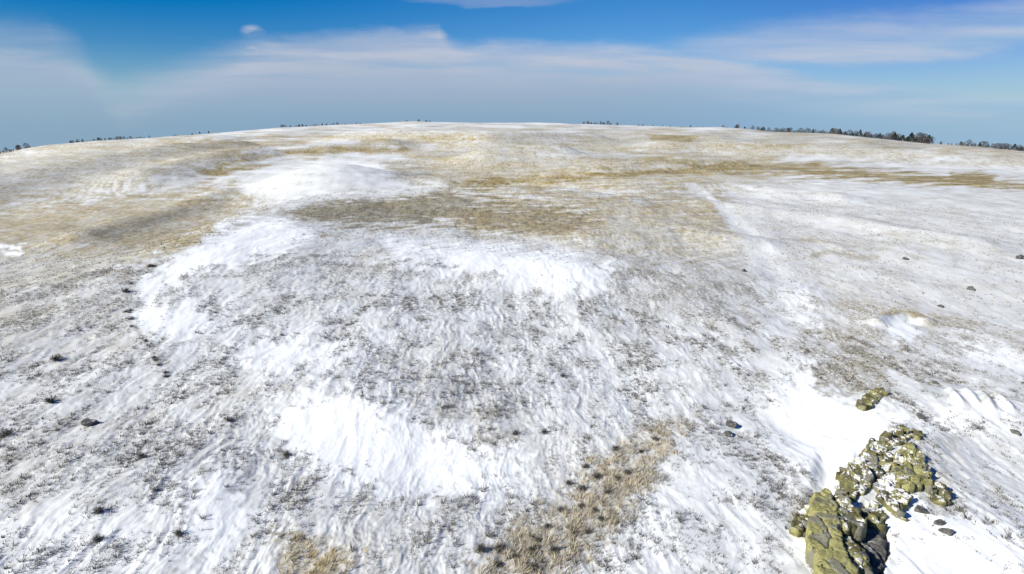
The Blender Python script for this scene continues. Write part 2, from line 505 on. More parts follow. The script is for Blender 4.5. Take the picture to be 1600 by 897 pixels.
def cover(x, y, z):
    """returns grass amount, warmth, smoothness at ground points"""
    px, py = project(x, y, z)
    inv = y < 6
    nx = perlin(px / 34, py / 13, 31) * 9 + perlin(px / 12, py / 6, 32) * 4
    ny = perlin(px / 40, py / 12, 33) * 5 + perlin(px / 13, py / 6, 34) * 2.2
    sc = np.clip((py - 185) / 180, 0.08, 2.0)
    qx = px + nx * sc; qy = py + ny * sc
    ax = 20 + 55 * (1 - sst(230, 420, py)); ay = 3.2 + 12 * sst(230, 520, py)
    wobl = 1.5 * perlin(px / ax, py / ay, 35) + 1.0 * perlin(px / (ax * .37), py / (ay * .5), 36)
    g = np.full(x.shape, .38); wm = np.full(x.shape, .2); sm = np.full(x.shape, .4)
    for P, f, a, b, c in PATCH:
        P = np.array(P, float)
        m = (qx > P[:, 0].min() - f) & (qx < P[:, 0].max() + f) & (qy > P[:, 1].min() - f) & (qy < P[:, 1].max() + f)
        if not m.any():
            continue
        fe = f * (1.1 if a > .15 else 1.7)
        t = sst(-fe, fe, poly_sdf(qx[m], qy[m], P) + f * wobl[m])
        g[m] += (a - g[m]) * t; wm[m] += (b - wm[m]) * t; sm[m] += (c - sm[m]) * t
    for P, f, a, b in STREAKS:
        P = np.array(P, float)
        m = (qx > P[:, 0].min() - 3 * f) & (qx < P[:, 0].max() + 3 * f) & (qy > P[:, 1].min() - 3 * f) & (qy < P[:, 1].max() + 3 * f)
        if m.any():
            t = np.exp(-(line_dist(px[m] + nx[m] * .4, py[m] + ny[m] * .4, P) / f) ** 2)
            g[m] += (a - g[m]) * t * .7; wm[m] += (b - wm[m]) * t * .7
    # the vehicle track: smooth packed snow
    t = local(lambda a, b: np.exp(-(line_dist(a, b, TRACK) / 2.4) ** 4), x, y, TRACK, 7)
    g = g + (.31 - g) * .8 * t; sm = sm + (1 - sm) * t
    far = 1 - sst(250, 400, py)
    st1 = perlin(px / 75 + py / 60, py / 4.2, 37) + .8 * perlin(px / 28, py / 2.6, 38)
    st2 = perlin(px / 60, py / 5.0, 39)
    keep = .25 + .75 * sst(.02, .25, g)
    g = g + far * keep * (.15 * st1) + (1 - far) * keep * (.09 * perlin(px / 50, py / 24, 40) + .07 * perlin(px / 16, py / 8, 43))
    wm = np.clip(wm + far * .28 * st2, 0, 1)
    g = np.clip(g, 0, 1)
    g[inv] = .35
    return g, wm, sm


def detail(x, y, sm):
    r = np.hypot(x, y)
    z = 0.9 * 0
    z = z + 0.22 * perlin(x / 7.0, y / 12.0, 11) * (1 - sst(250, 600, r))
    z = z + 0.08 * perlin(x / 2.4, y / 5.5, 12) * (1 - sst(160, 400, r))
    k = 1 - 0.72 * sm
    wx = x + 0.5 * perlin(x / 2, y / 3, 15)
    rid = 1 - np.abs(perlin(wx / 0.9, y / 3.2, 13)) * 2.2
    z = z + 0.040 * rid * (1 - sst(90, 220, r)) * (0.35 + .65 * k)
    rd2 = 1 - np.abs(perlin((wx + .25 * y) / 1.7, (y - .25 * x) / 4.5, 16)) * 2
    z = z + 0.035 * rd2 * sm * (1 - sst(70, 160, r))
    z = z + 0.042 * perlin(wx / 0.42, y / 0.95, 14) * k * (1 - sst(60, 140, r))
    z = z + 0.028 * perlin(wx / 0.19, y / 0.34, 17) * k * (1 - sst(40, 80, r))
    return z


def Hfull(x, y):
    zm = Hm(x, y)
    g, wm, sm = cover(x, y, zm)
    return zm + small_forms(x, y) + detail(x, y, sm), g, wm, sm


# ------------------------------------------------------------------ materials
def mat(name):
    m_ = bpy.data.materials.new(name)
    m_.use_nodes = True
    m_.node_tree.nodes.clear()
    t = NT(m_.node_tree)
    p = t.node('ShaderNodeBsdfPrincipled')
    o = t.node('ShaderNodeOutputMaterial')
    t.l.new(p.outputs[0], o.inputs[0])
    p.inputs['Roughness'].default_value = 0.9
    p.inputs['Specular IOR Level'].default_value = 0.15
    return m_, t, p


def attr(t, name, out='Fac'):
    a = t.node('ShaderNodeAttribute', attribute_name=name)
    return a.outputs[out]


SNOW_A = (0.83, 0.84, 0.82)
SNOW_B = (0.655, 0.665, 0.655)
gm, t, p = mat('snowy_ground')
gpos = t.node('ShaderNodeNewGeometry').outputs['Position']


def stretched(t, vec, sx, sy, sz=1.0):
    return t.vm('MULTIPLY', vec, (sx, sy, sz))


G = attr(t, 'grass'); Wm = attr(t, 'warm'); Sm = attr(t, 'smooth')
fine = t.noise(stretched(t, gpos, 3.4, 1.25), 1.0, 6, 0.66, 0.5)
mid = t.noise(stretched(t, gpos, 0.62, 0.20), 1.0, 4, 0.6, 0.6)
big = t.noise(stretched(t, gpos, 0.11, 0.045), 1.0, 4, 0.6, 0.4)
huge = t.noise(stretched(t, gpos, 0.010, 0.016), 1.0, 5, 0.6, 0.4)
nn = t.m('ADD', t.m('ADD', t.m('MULTIPLY', t.m('SUBTRACT', fine, .5), 1.5), t.m('MULTIPLY', t.m('SUBTRACT', mid, .5), 1.1)),
         t.m('ADD', t.m('MULTIPLY', t.m('SUBTRACT', big, .5), 0.8), t.m('MULTIPLY', t.m('SUBTRACT', huge, .5), 0.7)))
nn = t.m('MULTIPLY', nn, t.rng(Sm, 0.5, 1.0, 1.0, 0.40))
gg = t.m('ADD', t.m('MULTIPLY', nn, 0.9), G)
mask = t.rng(gg, 0.30, 1.05, 0.0, 0.95)
hint = t.noise(stretched(t, gpos, 0.9, 0.5), 1.0, 5, 0.65)
grey = t.mix(t.rng(hint, .35, .65), (0.26, 0.26, 0.245), (0.47, 0.46, 0.43))
straw = t.mix(t.rng(hint, .35, .65), (0.22, 0.17, 0.075), (0.48, 0.375, 0.16))
wn = t.m('ADD', Wm, t.m('MULTIPLY', t.m('SUBTRACT', big, .5), 0.7), clamp=True)
gcol = t.mix(wn, grey, straw)
dens = t.rng(G, 0.70, 0.98)                     # standing grass left bare of snow is deeper in colour than the dusted turf
gcol = t.mix(dens, gcol, t.vm('MULTIPLY', gcol, (0.70, 0.68, 0.62)))
sn = t.noise(stretched(t, gpos, 0.35, 0.14), 1.0, 4, 0.6)
thin = t.rng(t.m('ADD', G, t.m('MULTIPLY', t.m('SUBTRACT', sn, .5), 0.30)), 0.02, 0.38)   # drifted snow is clean and deep, the rest a thin dusty cover
snowc = t.mix(t.m('MULTIPLY', thin, 0.9), SNOW_A, SNOW_B)
# thin snow lying over the grass takes its tint
veil = t.m('MULTIPLY', t.rng(G, 0.08, 0.8, 0.0, 0.62), t.rng(gg, 0.05, 0.5, 0.45, 1.0))
snowc = t.mix(veil, snowc, gcol)
col = t.mix(mask, snowc, gcol)
t.put(p.inputs['Base Color'], col)
bmp = t.node('ShaderNodeBump')
bmp.inputs['Strength'].default_value = 0.42
bmp.inputs['Distance'].default_value = 0.06
t.put(bmp.inputs['Height'], t.m('ADD', fine, t.m('MULTIPLY', mid, .6)))
t.l.new(bmp.outputs[0], p.inputs['Normal'])

rk, t, p = mat('lichen_rock')
pos = t.node('ShaderNodeTexCoord').outputs['Object']
nr = t.node('ShaderNodeNewGeometry').outputs['Normal']
sepn = t.node('ShaderNodeSeparateXYZ'); t.put(sepn.inputs[0], nr)
a = t.noise(pos, 1.6, 6, 0.65, 0.4); b = t.noise(pos, 7.0, 6, 0.7, 0.2); c = t.noise(pos, 24.0, 4, 0.7)
base = t.mix(t.rng(t.m('ADD', a, t.m('MULTIPLY', attr(t, 'pale'), .22)), .42, .72), (0.095, 0.09, 0.042), (0.345, 0.325, 0.135))
base = t.mix(t.rng(b, .52, .68, 0, .75), base, (0.10, 0.085, 0.045))
base = t.mix(t.rng(c, .55, .75, 0, .45), base, (0.50, 0.46, 0.30))
sm_ = t.m('ADD', t.m('MULTIPLY', sepn.outputs[2], 0.30), t.m('ADD', t.m('MULTIPLY', a, .75), t.m('MULTIPLY', b, 0.55)))
base = t.mix(t.rng(t.m('ADD', attr(t, 'grit'), t.m('SUBTRACT', b, .5)), .66, .82, 0, .75), base, (0.20, 0.195, 0.175))
attr_sn = t.m('ADD', attr(t, 'snow'), t.m('MULTIPLY', attr(t, 'crack'), .22))
sm_ = t.m('ADD', sm_, t.m('MULTIPLY', t.m('SUBTRACT', attr_sn, .5), 0.55))
smask = t.m('MULTIPLY', t.rng(sm_, 0.99, 1.05), t.rng(sepn.outputs[2], 0.35, 0.6))
t.put(p.inputs['Base Color'], t.mix(smask, base, (0.86, 0.85, 0.83)))
bmp = t.node('ShaderNodeBump'); bmp.inputs['Strength'].default_value = 0.8; bmp.inputs['Distance'].default_value = 0.06
t.put(bmp.inputs['Height'], t.m('ADD', b, c)); t.l.new(bmp.outputs[0], p.inputs['Normal'])

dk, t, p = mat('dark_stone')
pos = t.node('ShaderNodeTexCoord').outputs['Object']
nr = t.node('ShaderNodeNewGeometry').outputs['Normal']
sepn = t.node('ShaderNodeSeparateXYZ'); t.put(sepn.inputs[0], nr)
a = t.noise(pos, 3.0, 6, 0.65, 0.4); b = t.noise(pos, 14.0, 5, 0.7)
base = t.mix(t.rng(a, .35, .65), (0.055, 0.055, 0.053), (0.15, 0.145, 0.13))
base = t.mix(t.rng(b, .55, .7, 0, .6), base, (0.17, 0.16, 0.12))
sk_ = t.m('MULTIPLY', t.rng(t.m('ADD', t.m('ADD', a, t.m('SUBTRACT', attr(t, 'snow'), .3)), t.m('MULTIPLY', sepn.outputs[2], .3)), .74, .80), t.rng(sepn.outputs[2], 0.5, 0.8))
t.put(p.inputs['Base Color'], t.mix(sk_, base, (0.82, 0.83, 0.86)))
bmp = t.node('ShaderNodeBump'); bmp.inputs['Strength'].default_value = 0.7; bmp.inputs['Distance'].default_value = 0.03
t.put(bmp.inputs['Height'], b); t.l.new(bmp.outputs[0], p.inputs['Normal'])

gs, t, p = mat('grass_blades')
t.put(p.inputs['Base Color'], attr(t, 'tint', 'Color'))

bark, t, p = mat('bark')
pos = t.node('ShaderNodeTexCoord').outputs['Object']
t.put(p.inputs['Base Color'], t.mix(t.noise(pos, 3.0, 4), (0.05, 0.04, 0.035), (0.13, 0.11, 0.09)))
needle, t, p = mat('dark_needles')
pos = t.node('ShaderNodeTexCoord').outputs['Object']
t.put(p.inputs['Base Color'], t.mix(t.rng(t.noise(pos, 1.2, 3), .35, .65), (0.020, 0.032, 0.028), (0.06, 0.075, 0.06)))
twig, t, p = mat('bare_twigs')
pos = t.node('ShaderNodeTexCoord').outputs['Object']
t.put(p.inputs['Base Color'], t.mix(t.rng(t.noise(pos, 1.2, 3), .35, .65), (0.075, 0.07, 0.072), (0.16, 0.145, 0.14)))
sage, t, p = mat('dark_shrub_twigs')
pos = t.node('ShaderNodeTexCoord').outputs['Object']
t.put(p.inputs['Base Color'], t.mix(t.rng(t.noise(pos, 6.0, 3), .35, .65), (0.055, 0.055, 0.055), (0.17, 0.15, 0.12)))


# ------------------------------------------------------------------ mesh helpers
def mesh_np(name, verts, quads=None, tris=None, material=None, smooth=False, attrs=None, tint=None):
    me = bpy.data.meshes.new(name)
    verts = np.ascontiguousarray(verts, np.float32)
    nq = 0 if quads is None else len(quads); nt = 0 if tris is None else len(tris)
    me.vertices.add(len(verts)); me.vertices.foreach_set('co', verts.ravel())
    idx = []; st = []; tot = []
    if nq:
        idx.append(np.asarray(quads, np.int32).ravel()); st.append(np.arange(nq) * 4); tot.append(np.full(nq, 4))
    if nt:
        idx.append(np.asarray(tris, np.int32).ravel()); st.append(nq * 4 + np.arange(nt) * 3); tot.append(np.full(nt, 3))
    idx = np.concatenate(idx).astype(np.int32)
    me.loops.add(len(idx)); me.loops.foreach_set('vertex_index', idx)
    me.polygons.add(nq + nt)
    me.polygons.foreach_set('loop_start', np.concatenate(st).astype(np.int32))
    me.polygons.foreach_set('loop_total', np.concatenate(tot).astype(np.int32))
    me.update(calc_edges=True)
    if smooth:
        me.polygons.foreach_set('use_smooth', np.ones(nq + nt, bool))
    for k, v_ in (attrs or {}).items():
        a_ = me.attributes.new(k, 'FLOAT', 'POINT'); a_.data.foreach_set('value', np.ascontiguousarray(v_, np.float32))
    if tint is not None:
        a_ = me.attributes.new('tint', 'FLOAT_COLOR', 'POINT')
        rgba = np.ones((len(verts), 4), np.float32); rgba[:, :3] = tint
        a_.data.foreach_set('color', rgba.ravel())
    if material:
        me.materials.append(material)
    return me


def obj(name, me, parent=None, loc=None):
    o = bpy.data.objects.new(name, me)
    COL.objects.link(o)
    if parent:
        o.parent = parent
    if loc is not None:
        o.location = loc
    return o


def tag(o, label=None, cat=None, group=None, kind=None):
    if label: o['label'] = label
    if cat: o['category'] = cat
    if group: o['group'] = group
    if kind: o['kind'] = kind
    return o


# ------------------------------------------------------------------ the ground: one sheet to the horizon
NF, NB = 1400, 110
fa = np.linspace(radians(-53), radians(53), NF)
ba = np.linspace(radians(53), radians(307), NB + 2)[1:-1]
ang = np.concatenate([fa, ba])
NR = 1150
rs = np.geomspace(15, 6500, 20000)
rho = 11000 / rs ** 2 + 70.0 / rs + np.where((rs > 700) & (rs < 960), 0.25, 0)
cum = np.concatenate([[0], np.cumsum((rho[1:] + rho[:-1]) / 2 * np.diff(rs))])
radii = np.interp(np.linspace(0, cum[-1], NR), cum, rs)
radii = np.concatenate([[0.6, 3, 6, 9, 12], radii])
NR = len(radii)
A, R_ = np.meshgrid(ang, radii)
X = (np.sin(A) * R_).ravel(); Y = (np.cos(A) * R_).ravel()
Z, gA, wA, sA = Hfull(X, Y)
NA = len(ang)
i = np.arange(NR - 1)[:, None] * NA; j = np.arange(NA)[None, :]; j2 = (j + 1) % NA
quads = np.stack([(i + j), (i + j2), (i + NA + j2), (i + NA + j)], -1).reshape(-1, 4)[:, ::-1]
verts = np.stack([X, Y, Z], 1)
verts = np.concatenate([verts, [[0, 0, Z[:NA].mean()]]])
cidx = len(verts) - 1
tris = np.stack([np.full(NA, cidx), (np.arange(NA) + 1) % NA, np.arange(NA)], -1)
ext = lambda q: np.concatenate([q, [0.35]])
gme = mesh_np('ground', verts, quads, tris, gm, True, {'grass': ext(gA), 'warm': ext(wA), 'smooth': ext(sA)})
go = tag(obj('ground', gme), 'snow dusted prairie ground rolling away to the horizon', 'ground', None, 'structure')
del X, Y, Z, quads, verts, A, R_


def at(px, py, lift=0.0):
    x, y = at0(px, py, lift, Hm)
    return x, y


def hz(x, y):
    z, g, w_, s = Hfull(np.array([float(x)]), np.array([float(y)]))
    return float(z[0])


# ------------------------------------------------------------------ grass blades as ground cover
def blades(x, y, z, g, w_, n, hmin, hmax, wid, lean, splay, dark, name, label):
    m_ = len(x)
    base = np.repeat(np.stack([x, y, z], 1), n, 0)
    wr = np.repeat(w_, n); k = m_ * n
    hh = np.repeat(rng.uniform(hmin, hmax, m_), n) * rng.uniform(.6, 1.1, k)
    th = rng.uniform(0, 2 * pi, k)
    off = rng.uniform(0, .07, k)
    base[:, 0] += np.cos(th) * off; base[:, 1] += np.sin(th) * off
    base[:, 2] -= 0.03
    tip = base.copy()
    tip[:, 0] += np.cos(th) * splay * hh + lean[0] * hh
    tip[:, 1] += np.sin(th) * splay * hh + lean[1] * hh
    tip[:, 2] += hh
    pa = rng.uniform(0, pi, k); wd = wid * rng.uniform(.6, 1.4, k)
    sx = np.cos(pa) * wd; sy = np.sin(pa) * wd
    v0 = base.copy(); v0[:, 0] -= sx; v0[:, 1] -= sy
    v1 = base.copy(); v1[:, 0] += sx; v1[:, 1] += sy
    V = np.stack([v0, v1, tip], 1).reshape(-1, 3)
    T = np.arange(3 * k).reshape(-1, 3)
    br = (np.repeat(rng.uniform(.55, 1.25, m_), n) * rng.uniform(.75, 1.25, k))[:, None] * dark
    grey_ = np.array([.27, .262, .245]); straw_ = np.array([.46, .37, .21])
    tn = (grey_ + (straw_ - grey_) * np.clip(wr + rng.normal(0, .15, k), 0, 1)[:, None]) * br
    me = mesh_np(name, V, None, T, gs, False, None, np.repeat(tn, 3, 0))
    return tag(obj(name, me), label, 'grass', None, 'stuff')


def scatter(n, r0, r1, half, gain, gmin=0.0, clump=2.0):
    rr = np.sqrt(rng.uniform(r0 * r0, r1 * r1, n)); aa = rng.uniform(-half, half, n)
    x = np.sin(aa) * rr; y = np.cos(aa) * rr
    zm = Hm(x, y)
    g, w_, s = cover(x, y, zm)
    cl = perlin(x / 1.3, y / 2.6, 41) + 0.7 * perlin(x / 4, y / 7, 42)
    pr = np.clip((g - gmin) * gain + cl * .22 * clump * np.clip(g * 4, 0, 1), 0, 1)
    k = rng.random(n) < pr
    x, y, g, w_ = x[k], y[k], g[k], w_[k]
    z, g, w_, s = Hfull(x, y)
    return x, y, z, g, w_


a_ = scatter(420000, 17, 75, radians(52), 0.66, 0.08)
blades(*a_, 5, .07, .20, .016, (0.05, 0.5), .7, .95, 'dry_grass', 'short grey dry grass poking through the thin snow nearby')
a_ = scatter(150000, 70, 190, radians(50), 0.50, 0.15)
blades(*a_, 4, .12, .30, .035, (0.05, 0.4), .6, .95, 'dry_grass', 'sparse dry grass tufts on the snowy knoll farther off')
a_ = scatter(19000, 17, 60, radians(52), 0.40, 0.28, 3.0)
blades(*a_, 14, .14, .32, .020, (0.1, 0.55), .9, .64, 'dark_grass_tufts', 'small dark tufts of dead grass scattered over the snow')

# tall straw in the worn strip and the orange patch
def strip(P, n, nb, hmin, hmax, dark, name, label):
    P = np.array(P, float)
    W = np.array([at(a, b) for a, b in P])
    x = rng.uniform(W[:, 0].min(), W[:, 0].max(), n); y = rng.uniform(W[:, 1].min(), W[:, 1].max(), n)
    s = poly_sdf(x, y, W)
    cl = perlin(x / .8, y / 1.6, 51) + .6 * perlin(x / .35, y / .5, 52)
    k = (s > 0) & (rng.random(n) < np.clip(.30 + cl * 1.3, 0, 1) * np.clip(s / 1.8, .06, 1))
    x, y = x[k], y[k]
    z, g, w_, _ = Hfull(x, y)
    return blades(x, y, z, g, np.clip(w_ - .02, 0, 1), nb, hmin, hmax, .018, (0.35, 0.75), .8, dark, name, label)


strip([(1062, 646), (1100, 662), (1066, 740), (1020, 810), (950, 880), (860, 990), (690, 990), (735, 865), (845, 795), (895, 722), (975, 682)],
      26000, 6, .10, .30, 1.45, 'straw_strip', 'strip of tall flattened straw grass running up from the bottom edge')
strip([(440, 835), (520, 838), (556, 862), (560, 990), (425, 990)], 3200, 6, .10, .24, 1.2, 'straw_patch', 'patch of orange straw grass at the bottom edge left of centre')


# ------------------------------------------------------------------ rocks
def rock_from_outline(name, pts, h, label, cat, group=None, lift=0.5, res=0.045, cracks=(), snow=0.5, slope=1.6, material=None, pale=.25, rug=1.0, sink=.6, top=0.35, seed=0, tilt=(0, 0)):
    """craggy rock whose plan follows a traced outline: steep broken sides, layered uneven top, closed below ground"""
    W = np.array([at(a, b, h * lift) for a, b in pts])
    h = h * .70; snow = snow + .12
    c = W.mean(0)
    pad = 0.35
    x0, y0 = W.min(0) - pad; x1, y1 = W.max(0) + pad
    nx = int((x1 - x0) / res) + 2; ny = int((y1 - y0) / res) + 2
    gx, gy = np.meshgrid(np.linspace(x0, x1, nx), np.linspace(y0, y1, ny))
    ox = gx + .22 * perlin(gx / .7, gy / .7, 61 + seed) + .10 * perlin(gx / .2, gy / .2, 62 + seed)
    oy = gy + .16 * perlin(gx / .55, gy / .55, 63 + seed) + .07 * perlin(gx / .2, gy / .2, 64 + seed)
    s = poly_sdf(ox, oy, W)
    gz = Hm(gx, gy) + small_forms(gx, gy)
    gzc = float(np.median(gz))
    edge = np.clip((s + .05) / (h / slope * .45), 0, 1) ** .5
    rr_ = np.random.default_rng(900 + seed)
    cell = .36 + .20 * min(h, 2)
    nS = max(6, int((x1 - x0) * (y1 - y0) / cell ** 2))
    S = np.stack([rr_.uniform(x0, x1, nS), rr_.uniform(y0, y1, nS)], 1)
    cxx = gx + .05 * perlin(gx / .4, gy / .4, 81 + seed); cyy = gy + .05 * perlin(gx / .4, gy / .4, 82 + seed)
    dd = np.sqrt((cxx[..., None] - S[:, 0]) ** 2 + (cyy[..., None] - S[:, 1]) ** 2)
    si = dd.argmin(-1); srt = np.partition(dd, 1, -1); gap = srt[..., 1] - srt[..., 0]
    ch = rr_.uniform(.62, 1.12, nS)[si]
    tx = rr_.normal(0, .34, nS)[si]; ty = rr_.normal(0, .34, nS)[si]
    tx = tx * rug; ty = ty * rug; ch = 1 + (ch - 1) * rug
    tp = 1 + top * (perlin(gx / 1.3, gy / 1.3, 65 + seed) * .8 + perlin(gx / .5, gy / .5, 66 + seed) * .45)
    tp = tp + tilt[0] * (gx - c[0]) + tilt[1] * (gy - c[1])
    hh = h * edge * (.35 * tp + .65 * ch) + edge * (tx * (gx - S[si, 0]) + ty * (gy - S[si, 1]))
    hh = hh - (.06 + .06 * h) * np.exp(-(gap / .04) ** 2) * edge
    st = 0.16 * max(h, .5)
    q = hh / st + .35 * perlin(gx / .7, gy / .7, 67 + seed)
    fr = q - np.floor(q)
    hh = .58 * hh + .42 * (np.floor(q) + sst(.55, 1.0, fr)) * st
    hh = hh + .03 * perlin(gx / .16, gy / .16, 68 + seed) + .025 * perlin(gx / .07, gy / .07, 69 + seed)
    for cp, cw, cd in cracks:
        CW = np.array([at(a, b, h * .8) for a, b in cp])
        hh = hh - cd * np.exp(-(line_dist(gx + .06 * perlin(gx / .2, gy / .2, 70), gy, CW) / cw) ** 2)
    z = gzc + hh
    z = np.where(s > -.12, z, gz - sink)
    z = np.where((s <= .0) & (s > -.12), np.minimum(z, gz + .05), z)
    z = np.maximum(z, gz - sink)
    zb = float(gz.min()) - sink - .3
    # undercut: push the steep sides outward higher up so that they overhang a little
    k = 0.16 * np.clip(hh / h, 0, 1) * (1 - np.clip(s / .5, 0, 1))
    gyd, gxd = np.gradient(s)
    ln = np.hypot(gxd, gyd) + 1e-9
    vx = gx - gxd / ln * k; vy = gy - gyd / ln * k
    top_v = np.stack([vx - c[0], vy - c[1], z - gzc], -1).reshape(-1, 3)
    bot_v = np.stack([gx - c[0], gy - c[1], np.full(gx.shape, zb - gzc)], -1).reshape(-1, 3)
    keepq = (s > -.30)
    kq = keepq[:-1, :-1] & keepq[1:, :-1] & keepq[:-1, 1:] & keepq[1:, 1:]
    ii, jj = np.where(kq)
    aI = ii * nx + jj
    qd = np.stack([aI, aI + 1, aI + nx + 1, aI + nx], -1)
    N = nx * ny
    qb = qd[:, ::-1] + N
    # side walls along the border of the kept cells
    pad_ = np.pad(kq, 1)
    sides = []
    for di, dj, e in ((-1, 0, (0, 1)), (1, 0, (nx + 1, nx)), (0, -1, (nx, 0)), (0, 1, (1, nx + 1))):
        nb = pad_[1 + di:1 + di + kq.shape[0], 1 + dj:1 + dj + kq.shape[1]]
        i2, j2_ = np.where(kq & ~nb)
        q0 = i2 * nx + j2_
        sides.append(np.stack([q0 + e[1], q0 + e[0], q0 + e[0] + N, q0 + e[1] + N], -1))
    Q = np.concatenate([qd, qb] + sides)
    V = np.concatenate([top_v, bot_v])
    used, inv = np.unique(Q, return_inverse=True)
    cellv = np.tile(rr_.uniform(-1, 1, nS)[si].ravel(), 2); grit = np.tile(rr_.uniform(0, 1, nS)[si].ravel(), 2)
    crk = np.tile(np.exp(-(gap / .09) ** 2).ravel(), 2)
    V = V[used]; Q = inv.reshape(-1, 4)
    me = mesh_np(name, V, Q, None, material or rk, False, {'snow': np.full(len(V), snow), 'pale': pale + .5 * cellv[used], 'grit': grit[used], 'crack': crk[used]})
    o = obj(name, me, None, (c[0], c[1], gzc))
    return tag(o, label, cat, group)


OG = 'ochre rocks of the outcrop at lower right'
rock_from_outline('boulder', [(1271, 780), (1290, 768), (1304, 796), (1311, 848), (1334, 900), (1345, 985), (1290, 985), (1284, 900), (1264, 845)], 1.3,
                  'long smooth yellow boulder at the bottom edge, the palest face of the outcrop', 'boulder', OG, .45, snow=.1, pale=.95, rug=.22, top=.14, slope=2.6, tilt=(-.06, -.02))
rock_from_outline('boulder', [(1302, 774), (1326, 786), (1349, 806), (1348, 826), (1322, 836), (1309, 812)], 1.2,
                  'brown boulder with little snow pockets, top right of the long yellow boulder', 'boulder', OG, .45, snow=.35, pale=.25, rug=.6, slope=2.6, seed=13, )
rock_from_outline('boulder', [(1314, 844), (1330, 848), (1350, 864), (1358, 900), (1356, 985), (1342, 985), (1330, 900)], 1.05,
                  'broken brown boulder at the bottom edge between the long yellow boulder and the dark gap', 'boulder', OG, .45, snow=.3, pale=.5, rug=.6, slope=2.6, seed=14)
rock_from_outline('rock_ledge', [(1236, 812), (1250, 798), (1274, 794), (1276, 826), (1244, 832)], .55, 'low olive ledge sticking out left of the long yellow boulder', 'rock', OG, .4, seed=1, snow=.35)
rock_from_outline('rock', [(1304, 770), (1322, 748), (1345, 716), (1362, 700), (1388, 708), (1402, 724), (1384, 742), (1362, 752), (1350, 772), (1332, 782)], .62,
                  'long brown rock with snow pockets just up from the bottom boulders', 'rock', OG, .5, seed=2, snow=.42, top=.5)
rock_from_outline('rock', [(1374, 694), (1390, 680), (1408, 676), (1420, 688), (1412, 702), (1390, 706)], .5, 'rounded olive rock at the top end of the outcrop', 'rock', OG, .5, seed=3, snow=.4)
rock_from_outline('rock', [(1398, 718), (1420, 702), (1436, 722), (1446, 744), (1458, 768), (1436, 764), (1412, 770), (1392, 752)], .6,
                  'smooth yellow rock forming the right shoulder of the outcrop', 'rock', OG, .5, seed=4, snow=.3, top=.25, pale=.6)
rock_from_outline('rock', [(1366, 766), (1386, 756), (1408, 764), (1418, 780), (1408, 792), (1412, 806), (1396, 800), (1378, 786)], .42,
                  'jagged olive rock hooking down into the snow below the yellow rock', 'rock', OG, .5, seed=5, snow=.5)
rock_from_outline('rock', [(1352, 796), (1366, 790), (1380, 800), (1386, 812), (1372, 822), (1356, 812)], .45, 'small olive rock at the top of the dark gap', 'rock', OG, .5, seed=6, snow=.38)
rock_from_outline('rock', [(1456, 766), (1466, 762), (1480, 774), (1476, 788), (1462, 784)], .35, 'small olive rock right of the yellow shoulder, part buried in snow', 'rock', OG, .5, seed=7, snow=.35)
rock_from_outline('rock', [(1420, 682), (1430, 678), (1438, 686), (1428, 694)], .4, 'little round olive stone right of the top end of the outcrop', 'rock', OG, .5, seed=8, snow=.2)
rock_from_outline('rock', [(1344, 634), (1354, 616), (1376, 606), (1388, 612), (1372, 622), (1354, 640)], .38, 'lone ochre rock below the stone rubble, separate from the outcrop', 'rock', None, .5, seed=9, snow=.25)
rock_from_outline('rock', [(1310, 745), (1320, 738), (1328, 744), (1318, 754)], .35, 'small ochre stone above the snow scoop on the left flank of the outcrop', 'rock', OG, .5, seed=10, snow=.2)
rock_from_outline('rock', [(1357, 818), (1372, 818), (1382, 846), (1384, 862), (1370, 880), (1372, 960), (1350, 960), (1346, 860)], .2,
                  'dark slab added to deepen the shade in the gap right of the bottom boulders', 'rock', None, .0, seed=12, snow=.0, material=dk, top=.3)  # added dark floor for the pit, its colour stands in for deep shade


def ico(sub):
    import bmesh
    bm = bmesh.new(); bmesh.ops.create_icosphere(bm, subdivisions=sub, radius=1.0)
    V = np.array([v.co[:] for v in bm.verts]); F = np.array([[v.index for v in f.verts] for f in bm.faces]); bm.free()
    return V, F


IV, IF = ico(4)


def stone_mesh(seed, rx, ry, rz_, material, sub=None):
    r = np.random.default_rng(seed)
    V = IV.copy()
    for _ in range(13):                                   # chop flat facets
        n = r.normal(size=3); n /= np.linalg.norm(n)
        d = r.uniform(.45, .85)
        pr = V @ n
        V = V - np.outer(np.clip(pr - d, 0, None), n)
    k = 1 + .12 * perlin(V[:, 0] * 2.2 + seed, V[:, 1] * 2.2 - V[:, 2] * 2, 9) + .05 * perlin(V[:, 0] * 4 + seed, V[:, 1] * 4 + V[:, 2] * 3, seed % 50)
    V = V * k[:, None] * np.array([rx, ry, rz_])
    return mesh_np('stone', V, None, IF, material, True, {'snow': np.full(len(V), .2)})


def stone(name, px, py, wpx, hpx, label, cat='stone', group=None, material=None, seed=1, rz_=None, dip=.42, rot=None):
    x, y = at(px, py)
    d = sqrt(x * x + y * y + CAM_Z ** 2)
    rx = wpx * d / FPX / 2
    rz2 = rz_ or rx * .7
    ry = max(rx * .7, hpx * d / FPX / 2 * 1.2)
    me = stone_mesh(seed, rx, ry, rz2, material or dk)
    o = obj(name, me, None, (x, y, hz(x, y) + rz2 * (1 - 2 * dip)))
    o.rotation_euler = (0, 0, rot if rot is not None else random.uniform(0, 3))
    return tag(o, label, cat, group)


